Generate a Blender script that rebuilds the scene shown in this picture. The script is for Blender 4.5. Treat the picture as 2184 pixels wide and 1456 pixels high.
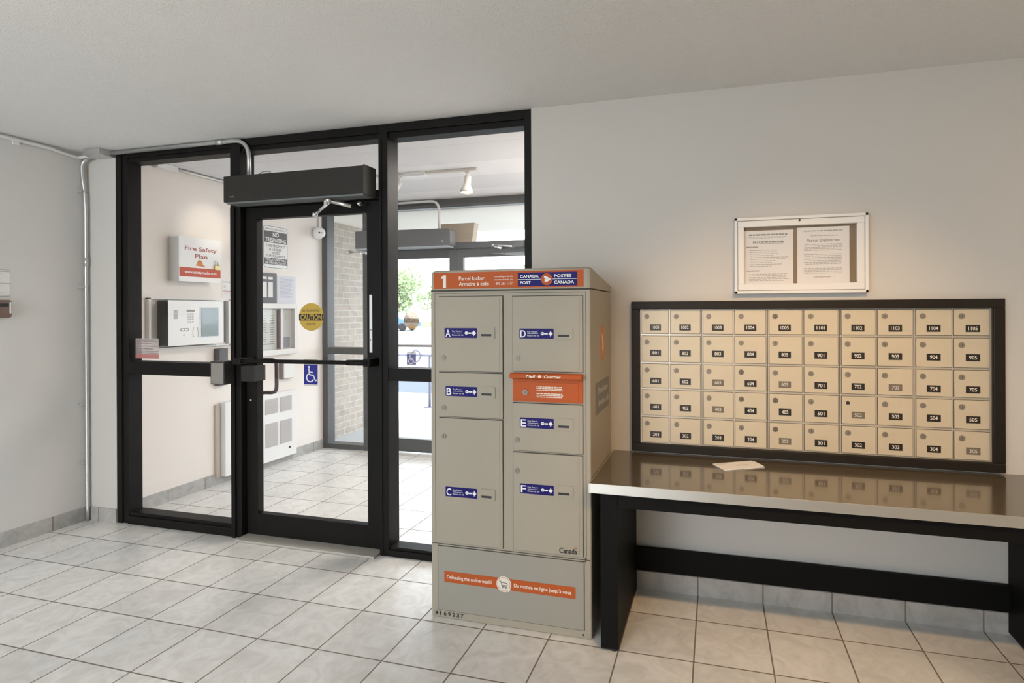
import bpy, bmesh, math, random
from mathutils import Vector, Matrix
random.seed(7)
for o in list(bpy.data.objects): bpy.data.objects.remove(o)
SC = bpy.context.scene
COL = SC.collection

# ------------------------------------------------------------------ camera
def cam_setup():
    cd = bpy.data.cameras.new('camera'); co = bpy.data.objects.new('camera', cd); COL.objects.link(co)
    yaw, pit, rol = -0.25662799, -0.00075057, -0.00386614
    cy, sy, cp, sp = math.cos(yaw), math.sin(yaw), math.cos(pit), math.sin(pit)
    f = Vector((sy*cp, cy*cp, sp)); r0 = Vector((cy, -sy, 0)); u0 = r0.cross(f)
    c, s = math.cos(rol), math.sin(rol)
    r = c*r0 + s*u0; u = c*u0 - s*r0
    m = Matrix(((r.x, u.x, -f.x, 4.1951), (r.y, u.y, -f.y, -2.8), (r.z, u.z, -f.z, 1.41829), (0, 0, 0, 1)))
    co.matrix_world = m
    cd.sensor_width = 36; cd.lens = 1165.813/2184*36
    cd.shift_x = -128.786/2184; cd.shift_y = -62.78/2184
    cd.clip_start = 0.05; cd.clip_end = 300
    SC.camera = co
cam_setup()
# ------------------------------------------------------------------ view, world, sun, big lights
SC.view_settings.view_transform = 'Standard'; SC.view_settings.look = 'None'
SC.view_settings.gamma = 1; SC.view_settings.use_curve_mapping = False
SC.view_settings.exposure = -0.3
W = bpy.data.worlds.new('sky'); SC.world = W; W.use_nodes = True
bg = W.node_tree.nodes['Background']; bg.inputs[0].default_value = (0.80, 0.90, 1.0, 1); bg.inputs[1].default_value = 7.5
def lamp(name, kind, loc, target, energy, color, **kw):
    ld = bpy.data.lights.new(name, kind); lo = bpy.data.objects.new(name, ld); COL.objects.link(lo)
    ld.energy = energy; ld.color = color
    for k, v in kw.items(): setattr(ld, k, v)
    lo.location = loc
    d = (Vector(target) - Vector(loc)).normalized()
    lo.rotation_euler = d.to_track_quat('-Z', 'Y').to_euler()
    return lo
lamp('sun', 'SUN', (0, 20, 20), (4, 10, 0), 3.0, (1, .96, .9), angle=0.02)
# daylight through the lobby's front windows (behind the camera, left)
lamp('window_daylight', 'AREA', (1.2, -6.9, 1.7), (1.0, -3.0, .0), 44, (.90, .95, 1.0), shape='RECTANGLE', size=2.4, size_y=1.9, spread=math.radians(95))
# unseen fill lamps, added to lift the ceiling and warm the right side
lamp('lobby_ceiling_fill', 'AREA', (2.4, -3.1, 2.0), (2.4, -3.1, 3), 27, (1.0, .93, .85), shape='RECTANGLE', size=1.2, size_y=1.2)
lamp('mailbox_fill_spot', 'SPOT', (4.75, -2.0, 2.47), (4.5, -.15, .74), 240, (1.0, .63, .30), spot_size=1.12, spot_blend=1.0, shadow_soft_size=.06)  # added for the warm cast around the mailboxes
lamp('lobby_warm_fill', 'AREA', (6.9, -1.7, 2.44), (6.5, -1.5, 0), 48, (1.0, .76, .50), shape='RECTANGLE', size=.9, size_y=.9)  # added to warm the locker side and the right of the lobby
lamp('vestibule_fill', 'AREA', (2.9, 1.2, 2.5), (2.9, 1.2, 0), 50, (1.0, .94, .87), shape='RECTANGLE', size=.6, size_y=.9)  # unseen fill added to brighten the vestibule

# ------------------------------------------------------------------ materials
def mat(name, col, rough=.5, metal=0, spec=.5, emit=0, noise=None, bump=None, coat=0):
    m = bpy.data.materials.new(name); m.use_nodes = True
    nt = m.node_tree; b = nt.nodes['Principled BSDF']
    b.inputs['Base Color'].default_value = (*col, 1); b.inputs['Roughness'].default_value = rough
    b.inputs['Metallic'].default_value = metal; b.inputs['Specular IOR Level'].default_value = spec
    b.inputs['Coat Weight'].default_value = coat
    if emit:
        b.inputs['Emission Color'].default_value = (*col, 1); b.inputs['Emission Strength'].default_value = emit
    tc = nt.nodes.new('ShaderNodeTexCoord')
    if noise:   # (scale, amount) gentle colour variation
        n = nt.nodes.new('ShaderNodeTexNoise'); n.inputs['Scale'].default_value = noise[0]; n.inputs['Detail'].default_value = 5
        nt.links.new(tc.outputs['Object'], n.inputs['Vector'])
        mx = nt.nodes.new('ShaderNodeMix'); mx.data_type = 'RGBA'
        k = noise[1]
        mx.inputs[6].default_value = (*[c*(1-k) for c in col], 1); mx.inputs[7].default_value = (*[min(1, c*(1+k)) for c in col], 1)
        nt.links.new(n.outputs['Fac'], mx.inputs[0]); nt.links.new(mx.outputs[2], b.inputs['Base Color'])
    if bump:    # (scale, strength, distance)
        n = nt.nodes.new('ShaderNodeTexNoise'); n.inputs['Scale'].default_value = bump[0]; n.inputs['Detail'].default_value = 4
        nt.links.new(tc.outputs['Object'], n.inputs['Vector'])
        bp = nt.nodes.new('ShaderNodeBump'); bp.inputs['Strength'].default_value = bump[1]; bp.inputs['Distance'].default_value = bump[2]
        nt.links.new(n.outputs['Fac'], bp.inputs['Height']); nt.links.new(bp.outputs[0], b.inputs['Normal'])
    return m
def tile_mat(name, axes, off, bw, rh, c1, c2, grout, rough=.28, mortar=.0035, lo=.55, bumpd=.002):
    m = bpy.data.materials.new(name); m.use_nodes = True
    nt = m.node_tree; N = nt.nodes; L = nt.links; b = N['Principled BSDF']
    tc = N.new('ShaderNodeTexCoord'); sep = N.new('ShaderNodeSeparateXYZ'); L.new(tc.outputs['Object'], sep.inputs[0])
    cb = N.new('ShaderNodeCombineXYZ'); L.new(sep.outputs['XYZ'.index(axes[0])], cb.inputs[0]); L.new(sep.outputs['XYZ'.index(axes[1])], cb.inputs[1])
    mp = N.new('ShaderNodeVectorMath'); mp.operation = 'SUBTRACT'; mp.inputs[1].default_value = (*off, 0); L.new(cb.outputs[0], mp.inputs[0])
    br = N.new('ShaderNodeTexBrick'); br.offset = 0; br.inputs['Scale'].default_value = 1
    br.inputs['Brick Width'].default_value = bw; br.inputs['Row Height'].default_value = rh
    br.inputs['Mortar Size'].default_value = mortar; br.inputs['Mortar Smooth'].default_value = .25
    br.inputs['Color1'].default_value = (.88, .88, .88, 1); br.inputs['Color2'].default_value = (1, 1, 1, 1); br.inputs['Mortar'].default_value = (1, 1, 1, 1)
    L.new(mp.outputs[0], br.inputs['Vector'])
    n1 = N.new('ShaderNodeTexNoise'); n1.inputs['Scale'].default_value = 8; n1.inputs['Detail'].default_value = 8; n1.inputs['Roughness'].default_value = .62; n1.inputs['Distortion'].default_value = 1.6
    L.new(tc.outputs['Object'], n1.inputs['Vector'])
    rp = N.new('ShaderNodeValToRGB'); rp.color_ramp.elements[0].position = .36; rp.color_ramp.elements[1].position = .62
    rp.color_ramp.elements[0].color = (*c2, 1); rp.color_ramp.elements[1].color = (*c1, 1)
    L.new(n1.outputs['Fac'], rp.inputs[0])
    mu = N.new('ShaderNodeMix'); mu.data_type = 'RGBA'; mu.blend_type = 'MULTIPLY'; mu.inputs[0].default_value = 1
    L.new(rp.outputs[0], mu.inputs[6]); L.new(br.outputs['Color'], mu.inputs[7])
    mg = N.new('ShaderNodeMix'); mg.data_type = 'RGBA'; mg.inputs[7].default_value = (*grout, 1)
    L.new(br.outputs['Fac'], mg.inputs[0]); L.new(mu.outputs[2], mg.inputs[6]); L.new(mg.outputs[2], b.inputs['Base Color'])
    ro = N.new('ShaderNodeMapRange'); ro.inputs[3].default_value = rough; ro.inputs[4].default_value = .85
    L.new(br.outputs['Fac'], ro.inputs[0]); L.new(ro.outputs[0], b.inputs['Roughness'])
    mt = N.new('ShaderNodeMath'); mt.operation = 'MULTIPLY_ADD'; mt.inputs[1].default_value = -1.0; L.new(br.outputs['Fac'], mt.inputs[0])
    sc = N.new('ShaderNodeMath'); sc.operation = 'MULTIPLY'; sc.inputs[1].default_value = .6; L.new(n1.outputs['Fac'], sc.inputs[0]); L.new(sc.outputs[0], mt.inputs[2])
    bp = N.new('ShaderNodeBump'); bp.inputs['Strength'].default_value = .35; bp.inputs['Distance'].default_value = bumpd
    L.new(mt.outputs[0], bp.inputs['Height']); L.new(bp.outputs[0], b.inputs['Normal'])
    return m
def glass_mat(name, tint=(1, 1, 1)):
    m = bpy.data.materials.new(name); m.use_nodes = True; nt = m.node_tree; nt.nodes.clear()
    o = nt.nodes.new('ShaderNodeOutputMaterial'); mx = nt.nodes.new('ShaderNodeMixShader')
    t = nt.nodes.new('ShaderNodeBsdfTransparent'); t.inputs[0].default_value = (*tint, 1)
    g = nt.nodes.new('ShaderNodeBsdfGlossy'); g.inputs['Roughness'].default_value = .01
    lw = nt.nodes.new('ShaderNodeLayerWeight'); lw.inputs[0].default_value = .5
    pw = nt.nodes.new('ShaderNodeMath'); pw.operation = 'POWER'; pw.inputs[1].default_value = 5
    fr = nt.nodes.new('ShaderNodeMath'); fr.operation = 'MULTIPLY_ADD'; fr.inputs[1].default_value = .9; fr.inputs[2].default_value = .025
    nt.links.new(lw.outputs['Facing'], pw.inputs[0]); nt.links.new(pw.outputs[0], fr.inputs[0])
    nt.links.new(fr.outputs[0], mx.inputs[0]); nt.links.new(t.outputs[0], mx.inputs[1]); nt.links.new(g.outputs[0], mx.inputs[2]); nt.links.new(mx.outputs[0], o.inputs[0])
    return m
def film_mat(name, col, a):
    m = bpy.data.materials.new(name); m.use_nodes = True; b = m.node_tree.nodes['Principled BSDF']
    b.inputs['Base Color'].default_value = (*col, 1); b.inputs['Alpha'].default_value = a; b.inputs['Roughness'].default_value = .5
    return m

PAINT = mat('wall_paint', (.61, .575, .525), .6, spec=.3, bump=(90, .12, .004))
PAINTV = mat('vestibule_paint', (.84, .785, .73), .45, spec=.4, bump=(60, .08, .004))
STIP = mat('stippled_ceiling', (.85, .835, .81), .85, spec=.2, bump=(230, .8, .006))
GLASS = glass_mat('clear_glass', (.99, .985, .98))
BLACK = mat('dark_bronze_aluminium', (.009, .0078, .007), .48, spec=.15, noise=(9, .25))
OUTAL = mat('grey_bronze_aluminium', (.06, .06, .06), .4, spec=.5, noise=(9, .15))
HOUS = mat('operator_grey', (.026, .0235, .020), .5, spec=.25, noise=(12, .08))
CHROME = mat('polished_steel', (.75, .75, .74), .22, 1)
GALV = mat('galvanised_conduit', (.62, .62, .61), .35, .8)
PVCW = mat('painted_conduit', (.72, .71, .69), .45)
LOCK = mat('locker_cream_paint', (.38, .34, .27), .5, spec=.2, bump=(300, .1, .001))
LOCKG = mat('locker_grey_film', (.33, .31, .265), .4, spec=.3)
SEAM = mat('shadow_gap', (.05, .045, .04), .8)
ORANGE = mat('postal_orange', (.47, .10, .025), .5, spec=.15)
NAVY = mat('postal_navy', (.014, .010, .13), .5, spec=.15)
WHITE = mat('sign_white', (.85, .85, .84), .5)
CREAMT = mat('cream_lettering', (.80, .74, .64), .5)
INK = mat('printed_black', (.02, .02, .022), .6)
INKG = mat('printed_grey', (.30, .29, .28), .7)
LGREY = mat('pale_grey_lettering', (.62, .60, .56), .6)
MGREY = mat('mid_grey_film', (.20, .185, .165), .5)
CYL = mat('lock_steel', (.27, .235, .19), .5, .4)
CYLD = mat('dark_lock_steel', (.18, .15, .12), .5, .4)
BOXM = mat('mailbox_anodised', (.62, .53, .385), .42, .15, noise=(14, .05))
BOXF = mat('mailbox_frame_anodised', (.60, .53, .43), .3, .35)
DKWOOD = mat('dark_brown_frame', (.016, .012, .008), .5, spec=.25, noise=(20, .2))
PLATE = mat('number_plate_black', (.018, .014, .011), .4)
PLATEF = mat('number_plate_faded', (.17, .135, .095), .5)
TABTOP = mat('brown_grey_laminate', (.10, .079, .053), .15, spec=.75, bump=(700, .05, .0004), coat=.4)
EDGE = mat('brushed_steel_edge', (.66, .62, .56), .28, .9)
LEGM = mat('black_table_paint', (.007, .0065, .006), .55, spec=.1)
PAPER = mat('paper_white', (.80, .785, .77), .75)
CORK = mat('brown_backing', (.26, .19, .12), .8, noise=(200, .2))
CASEW = mat('case_white_aluminium', (.78, .76, .73), .35)
BRICK = tile_mat('pale_brick', 'YZ', (0, 0), .215, .072, (.42, .36, .30), (.33, .28, .23), (.46, .43, .39), .8, .005)
BRICK.node_tree.nodes['Brick Texture'].offset = .5
CONC = mat('concrete', (.38, .39, .39), .85, noise=(6, .12))
ASPH = mat('asphalt', (.075, .095, .12), .9, noise=(30, .15))
SOFF = mat('cream_soffit', (.78, .74, .66), .7)
VCEIL = tile_mat('panelled_ceiling', 'XY', (.3, .12), 9.0, .40, (.84, .83, .85), (.82, .81, .83), (.6, .6, .62), .7, .003, bumpd=.0005)
TC1, TC2, TG = (.84, .825, .79), (.70, .68, .64), (.20, .165, .14)
TILE = tile_mat('marbled_floor_tile', 'XY', (.4135, -.2324), .3075, .3075, TC1, TC2, TG)
TILEX = tile_mat('marbled_base_tile_x', 'XZ', (.4135, -.4), .3075, 2.0, (.52, .49, .45), (.40, .375, .34), TG)
TILEY = tile_mat('marbled_base_tile_y', 'YZ', (.40, -.4), .3075, 2.0, (.50, .49, .47), (.38, .37, .35), TG)
GOLD = mat('caution_gold', (.56, .37, .055), .4)
BLUE = mat('access_blue', (.012, .012, .26), .4)
REDT = mat('fire_red_print', (.36, .07, .05), .5)
REDB = mat('fire_red_band', (.52, .07, .03), .5)
SCREEN = mat('intercom_screen', (.16, .21, .21), .06, spec=.8)
DKGREY = mat('dark_grey_steel', (.035, .034, .033), .4)
PLASW = mat('white_plastic', (.82, .82, .81), .35)
BRASS = mat('brass', (.55, .42, .2), .3, .9)
GRILL = mat('heater_grille', (.48, .45, .45), .6)
BULB = mat('lit_lamp', (1, .93, .8), .4, emit=14)
TANB = mat('tan_panel', (.50, .41, .31), .7)
BROWNP = mat('brown_plastic', (.16, .095, .07), .4)
LEAF = mat('leaf', (.34, .42, .22), .8, noise=(3, .4))
BARK = mat('bark', (.18, .13, .09), .9)
SIDING = mat('house_siding', (.70, .66, .58), .7)
ROOF = mat('roof_shingle', (.32, .31, .31), .9)
CARB = mat('car_blue', (.06, .16, .42), .25, coat=.5)
TYRE = mat('tyre', (.02, .02, .02), .8)
DGLASS = mat('dark_window', (.05, .07, .08), .08)
RAILM = mat('rail_grey_paint', (.17, .17, .24), .5)
GRASS = mat('grass', (.20, .28, .09), .95, noise=(2, .3))
FILM = film_mat('faded_window_film', (.70, .62, .58), .35)
FILMR = film_mat('faded_red_film', (.66, .25, .22), .6)
FILMT = film_mat('faded_print', (.36, .27, .27), .6)

# ------------------------------------------------------------------ mesh builder
X, Y, Z = Vector((1, 0, 0)), Vector((0, 1, 0)), Vector((0, 0, 1))
def frame(o, xa, ya): return (Vector(o), Vector(xa), Vector(ya), Vector(xa).cross(Vector(ya)))
def back(y): return frame((0, y, 0), X, Z)        # faces -y (to the lobby); n grows towards the camera
def side(x): return frame((x, 0, 0), Y, Z)        # faces +x
_tc = {}
def text_geo(s, bold, shear):
    k = (s, bold, shear)
    if k not in _tc:
        cu = bpy.data.curves.new('t', 'FONT'); cu.body = s; cu.size = 1; cu.offset = bold; cu.shear = shear; cu.resolution_u = 3
        ob = bpy.data.objects.new('t', cu); COL.objects.link(ob)
        dg = bpy.context.evaluated_depsgraph_get(); me = bpy.data.meshes.new_from_object(ob.evaluated_get(dg))
        vs = [(v.co.x, v.co.y) for v in me.vertices]; fs = [tuple(p.vertices) for p in me.polygons]
        bpy.data.objects.remove(ob); bpy.data.curves.remove(cu); bpy.data.meshes.remove(me)
        _tc[k] = (vs, fs)
    return _tc[k]
class MB:
    def __init__(s): s.v = []; s.f = []; s.m = []; s.sm = []
    def add(s, vs, fs, mi=0, sm=False):
        b = len(s.v); s.v += [Vector(v) for v in vs]; s.f += [tuple(b+i for i in f) for f in fs]; s.m += [mi]*len(fs); s.sm += [sm]*len(fs); return s
    def box(s, x0, x1, y0, y1, z0, z1, mi=0):
        vs = [(x, y, z) for z in (z0, z1) for y in (y0, y1) for x in (x0, x1)]
        return s.add(vs, [(0, 2, 3, 1), (4, 5, 7, 6), (0, 1, 5, 4), (2, 6, 7, 3), (0, 4, 6, 2), (1, 3, 7, 5)], mi)
    def pt(s, fr, u, v, n): return fr[0] + fr[1]*u + fr[2]*v + fr[3]*n
    def fbox(s, fr, u0, u1, v0, v1, n0, n1, mi=0):
        return s.prism(fr, [(u0, v0), (u1, v0), (u1, v1), (u0, v1)], n0, n1, mi)
    def prism(s, fr, pts, n0, n1, mi=0, sm=False):
        k = len(pts)
        vs = [s.pt(fr, u, v, n0) for u, v in pts] + [s.pt(fr, u, v, n1) for u, v in pts]
        fs = [tuple(range(k-1, -1, -1)), tuple(range(k, 2*k))]
        s.add(vs, fs, mi)
        b = len(s.v) - 2*k
        for i in range(k):
            j = (i+1) % k; s.f.append((b+i, b+j, b+k+j, b+k+i)); s.m.append(mi); s.sm.append(sm)
        return s
    def disc(s, fr, u, v, ru, rv, n0, n1, mi=0, seg=32):
        return s.prism(fr, [(u+ru*math.cos(2*math.pi*i/seg), v+rv*math.sin(2*math.pi*i/seg)) for i in range(seg)], n0, n1, mi, True)
    def ring(s, fr, u, v, r1, r0, n0, n1, mi=0, a0=0, a1=360, seg=32):
        full = abs(a1-a0) >= 360
        A = [math.radians(a0+(a1-a0)*i/seg) for i in range(seg+(0 if full else 1))]
        for i in range(len(A) if full else len(A)-1):
            a, b = A[i], A[(i+1) % len(A)]
            s.prism(fr, [(u+r0*math.cos(a), v+r0*math.sin(a)), (u+r1*math.cos(a), v+r1*math.sin(a)), (u+r1*math.cos(b), v+r1*math.sin(b)), (u+r0*math.cos(b), v+r0*math.sin(b))], n0, n1, mi)
        return s
    def line(s, fr, p, q, w, n0, n1, mi=0):
        d = Vector((q[0]-p[0], q[1]-p[1])); l = d.length; d /= l; e = Vector((-d.y, d.x))*w/2; p = Vector(p); q = Vector(q)
        return s.prism(fr, [tuple(p-e), tuple(q-e), tuple(q+e), tuple(p+e)], n0, n1, mi)
    def rrect(s, fr, u0, u1, v0, v1, r, n0, n1, mi=0, seg=5):
        P = []
        for cu, cv, a0 in ((u1-r, v0+r, -90), (u1-r, v1-r, 0), (u0+r, v1-r, 90), (u0+r, v0+r, 180)):
            for i in range(seg+1):
                a = math.radians(a0+90*i/seg); P.append((cu+r*math.cos(a), cv+r*math.sin(a)))
        return s.prism(fr, P, n0, n1, mi)
    def text(s, fr, t, u0, u1, v0, v1, n, mi=0, bold=0, shear=0, cap=True):
        """lettering fitted in the rectangle u0..u1, v0..v1 (cap: v0 is the baseline, v1 the cap height)"""
        vs, fs = text_geo(t, bold, shear)
        xs = [a for a, b in vs]; ys = [b for a, b in vs]
        x0, x1 = min(xs), max(xs)
        if cap: y0, y1 = 0.0, .70
        else: y0, y1 = min(ys), max(ys)
        W_ = [s.pt(fr, u0+(a-x0)/(x1-x0)*(u1-u0), v0+(b-y0)/(y1-y0)*(v1-v0), n) for a, b in vs]
        f2 = []
        for f in fs:    # keep the lettering facing the reader
            a, b, c = W_[f[0]], W_[f[1]], W_[f[2]]
            f2.append(f if (b-a).cross(c-a).dot(fr[3]) >= 0 else tuple(reversed(f)))
        return s.add(W_, f2, mi)
    def bars(s, fr, u0, u1, v0, v1, k, n, mi=0, fill=.42, ragged=.25, center=False, th=.0004):
        """k lines of small print too small to read"""
        st = (v1-v0)/k
        for i in range(k):
            v = v1-(i+.5)*st; L = (u1-u0)*(1-ragged*random.random())
            a = u0+((u1-u0)-L)/2 if center else u0
            x = a
            while x < a+L-.001:
                w = min((u1-u0)*(.04+.09*random.random()), a+L-x)
                s.fbox(fr, x, x+w, v-st*fill/2, v+st*fill/2, n, n+th, mi); x += w+(u1-u0)*.018
        return s
    def tube(s, pts, r, mi=0, seg=12, caps=True):
        P = [Vector(p) for p in pts]; k = len(P); rr = r if isinstance(r, (list, tuple)) else [r]*k
        t0 = (P[1]-P[0]).normalized(); n = t0.orthogonal().normalized(); b = len(s.v); prev = t0
        for i, p in enumerate(P):
            t = (P[min(i+1, k-1)]-P[max(i-1, 0)]).normalized()
            n = (n - t*n.dot(t)).normalized(); bn = t.cross(n)
            for j in range(seg):
                a = 2*math.pi*j/seg; s.v.append(p+(n*math.cos(a)+bn*math.sin(a))*rr[i])
        for i in range(k-1):
            for j in range(seg):
                q = (j+1) % seg
                s.f.append((b+i*seg+j, b+i*seg+q, b+(i+1)*seg+q, b+(i+1)*seg+j)); s.m.append(mi); s.sm.append(True)
        if caps:
            s.f.append(tuple(b+j for j in reversed(range(seg)))); s.m.append(mi); s.sm.append(False)
            s.f.append(tuple(b+(k-1)*seg+j for j in range(seg))); s.m.append(mi); s.sm.append(False)
        return s
    def lathe(s, o, d, prof, mi=0, seg=24):
        o = Vector(o); d = Vector(d).normalized()
        return s.tube_prof([(o+d*h, max(r, 1e-4)) for r, h in prof], d, mi, seg)
    def tube_prof(s, pr, d, mi, seg):
        n = d.orthogonal().normalized(); bn = d.cross(n); b = len(s.v)
        for p, r in pr:
            for j in range(seg):
                a = 2*math.pi*j/seg; s.v.append(p+(n*math.cos(a)+bn*math.sin(a))*r)
        for i in range(len(pr)-1):
            for j in range(seg):
                q = (j+1) % seg
                s.f.append((b+i*seg+j, b+i*seg+q, b+(i+1)*seg+q, b+(i+1)*seg+j)); s.m.append(mi); s.sm.append(True)
        s.f.append(tuple(b+j for j in reversed(range(seg)))); s.m.append(mi); s.sm.append(False)
        s.f.append(tuple(b+(len(pr)-1)*seg+j for j in range(seg))); s.m.append(mi); s.sm.append(False)
        return s
    def build(s, name, mats, parent=None, bevel=0, label=None):
        if not isinstance(mats, (list, tuple)): mats = [mats]
        off = wloc(parent) if parent else Vector((0, 0, 0))
        me = bpy.data.meshes.new(name); me.from_pydata([v-off for v in s.v], [], s.f)
        for m in mats: me.materials.append(m)
        me.polygons.foreach_set('material_index', s.m); me.polygons.foreach_set('use_smooth', s.sm); me.update()
        ob = bpy.data.objects.new(name, me); COL.objects.link(ob)
        if parent: ob.parent = parent
        if bevel:
            md = ob.modifiers.new('bevel', 'BEVEL'); md.width = bevel; md.segments = 2; md.limit_method = 'ANGLE'; md.angle_limit = math.radians(50)
        if label: ob['label'] = label
        return ob
def wloc(o):
    v = Vector((0, 0, 0))
    while o: v += o.location; o = o.parent
    return v
def B(*a): return MB().box(*a)
def thing(name, label, cat, loc, group=None, kind=None):
    o = bpy.data.objects.new(name, None); COL.objects.link(o); o.location = loc; o.empty_display_size = .1
    return tag(o, label, cat, group, kind)
def tag(o, label, cat, group=None, kind=None):
    o['label'] = label; o['category'] = cat
    if group: o['group'] = group
    if kind: o['kind'] = kind
    return o
def struct(name, mb, mats, label, cat, bevel=0): return tag(mb.build(name, mats, None, bevel), label, cat, None, 'structure')

# ------------------------------------------------------------------ the shell
H = 2.515
XR, YF = 8.0, -6.6           # far right wall and front wall, both out of view
struct('floor', B(-.15, XR+.15, YF-.15, 2.19, -.12, 0), TILE, 'pale marbled square floor tiles with brown grout', 'floor')
struct('ceiling', B(-.15, XR+.15, YF-.15, .11, H, H+.12), STIP, 'white stippled lobby ceiling', 'ceiling')
struct('ceiling.001', B(.05, 3.5, .11, 2.19, 2.53, 2.65), VCEIL, 'panelled pale ceiling of the glazed vestibule', 'ceiling')
struct('wall_left', B(-.15, 0, YF, 0, 0, H), mat('wall_paint_lit_cool', (.68, .665, .64), .6, spec=.3, bump=(90, .12, .004)), 'plain pale grey wall at the left of the lobby', 'wall')  # wall paint lightened and cooled, the light on this side put into colour
wb = B(-.15, .262, 0, .11, 0, H); wb.box(3.234, XR+.15, 0, .11, 0, H)
struct('wall_back', wb, PAINT, 'pale wall with the mailboxes beside the glazed entrance', 'wall')
struct('wall_right', B(XR, XR+.15, YF, 0, 0, H), PAINT, 'lobby wall out of view at the right', 'wall')
wf = B(-.15, .2, YF-.15, YF, 0, H); wf.box(3.6, XR+.15, YF-.15, YF, 0, H); wf.box(.2, 3.6, YF-.15, YF, 0, .55); wf.box(.2, 3.6, YF-.15, YF, 2.45, H)
struct('wall_front', wf, PAINT, 'lobby wall behind the camera with a wide window opening', 'wall')
struct('wall_left.001', B(.05, .2, .11, 2.19, 0, 2.53), PAINTV, 'pale cream wall at the left of the vestibule', 'wall')
struct('wall_right.001', B(3.36, 3.5, .11, 2.19, 0, 2.53), PAINTV, 'wall at the right of the vestibule', 'wall')
struct('baseboard_left', B(0, .009, YF, 0, 0, .092), TILEY, 'grey marbled tile baseboard on the left lobby wall', 'baseboard')
struct('baseboard_back', B(.009, .262, -.009, 0, 0, .092), TILEX, 'short tile baseboard in the corner beside the glazed entrance', 'baseboard')
struct('baseboard_back.001', B(3.234, XR, -.009, 0, 0, .092), TILEX, 'tile baseboard under the table', 'baseboard')
struct('baseboard_left.001', B(.2, .209, .11, 2.08, 0, .092), TILEY, 'grey tile baseboard along the left vestibule wall', 'baseboard')

# ------------------------------------------------------------------ inner glazed screen (y 0 .. .11)
def pane(u0, u1, v0, v1, y, parent, name='glass'): return B(u0, u1, y-.003, y+.003, v0, v1).build(name, GLASS, parent)
FD = (0.0, .11)
w1 = thing('window_1', 'left glazed sidelight of the inner screen in dark aluminium', 'window', (.77, 0, 0), None, 'structure')
m = MB(); m.box(.263, .308, 0, .11, 0, 2.513); m.box(.308, .357, .008, .10, 0, 2.513); m.build('frame', BLACK, w1, .002)
m = MB(); m.box(.357, 1.222, 0, .11, 0, .055); m.box(.357, 1.222, .012, .10, .055, .078); m.build('sill', BLACK, w1, .002)
m = MB(); m.box(.357, 1.222, 0, .11, 2.465, 2.513); m.box(.357, 1.222, .012, .10, 2.435, 2.465); m.build('head', BLACK, w1, .002)
B(.357, 1.222, .004, .105, 1.008, 1.094).build('midrail', BLACK, w1, .002)
pane(.352, 1.226, .07, 1.012, .058, w1); pane(.352, 1.226, 1.09, 2.44, .058, w1)
fr = back(.053); m = MB(); m.fbox(fr, .363, .566, 1.112, 1.248, 0, .0006, 0); m.fbox(fr, .363, .568, 1.112, 1.142, .0007, .0012, 1)
for v, l in ((1.238, .16), (1.226, .19), (1.213, .14), (1.196, .20), (1.178, .15), (1.162, .2), (1.150, .19)): m.fbox(fr, .366, .366+l, v-.003, v+.002, .0007, .0012, 2)
m.build('window_sticker', [FILM, FILMR, FILMT], w1, label='faded see-through sticker with a red band')

w2 = thing('window_2', 'transom pane above the inner door in dark aluminium', 'window', (1.78, 0, 2.3), None, 'structure')
m = MB(); m.box(1.30, 2.292, 0, .11, 2.085, 2.135); m.build('sill', BLACK, w2, .002)
m = MB(); m.box(1.30, 2.292, 0, .11, 2.465, 2.513); m.box(1.30, 2.292, .012, .10, 2.435, 2.465); m.build('head', BLACK, w2, .002)
pane(1.29, 2.30, 2.12, 2.44, .058, w2)

w3 = thing('window_3', 'right glazed sidelight of the inner screen behind the parcel locker', 'window', (2.77, 0, 0), None, 'structure')
m = MB(); m.box(3.194, 3.233, 0, .11, 0, 2.513); m.build('frame', BLACK, w3, .002)
m = MB(); m.box(2.352, 3.194, 0, .11, 0, .035); m.box(2.352, 3.194, .012, .10, .035, .052); m.build('sill', BLACK, w3, .002)
m = MB(); m.box(2.352, 3.194, 0, .11, 2.465, 2.513); m.box(2.352, 3.194, .012, .10, 2.43, 2.465); m.build('head', BLACK, w3, .002)
B(2.352, 3.194, .004, .105, 1.02, 1.093).build('midrail', BLACK, w3, .002)
pane(2.346, 3.197, .048, 1.025, .058, w3); pane(2.346, 3.197, 1.088, 2.44, .058, w3)

t1 = thing('trim_1', 'dark aluminium posts either side of the inner door', 'post', (1.78, 0, 0), None, 'structure')
m = MB(); m.box(1.222, 1.30, 0, .11, 0, 2.513); m.box(1.232, 1.262, -.012, 0, 0, 2.085); m.build('post', BLACK, t1, .002)
m = MB(); m.box(2.292, 2.352, 0, .11, 0, 2.513); m.box(2.302, 2.315, -.006, 0, 0, 2.43); m.build('post', BLACK, t1, .002)
tag(B(1.302, 2.29, -.055, .105, 0, .014).build('threshold', mat('worn_threshold', (.48, .45, .40), .5, .2), None, .003), 'brushed aluminium door threshold on the floor under the inner door', 'threshold')

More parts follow.
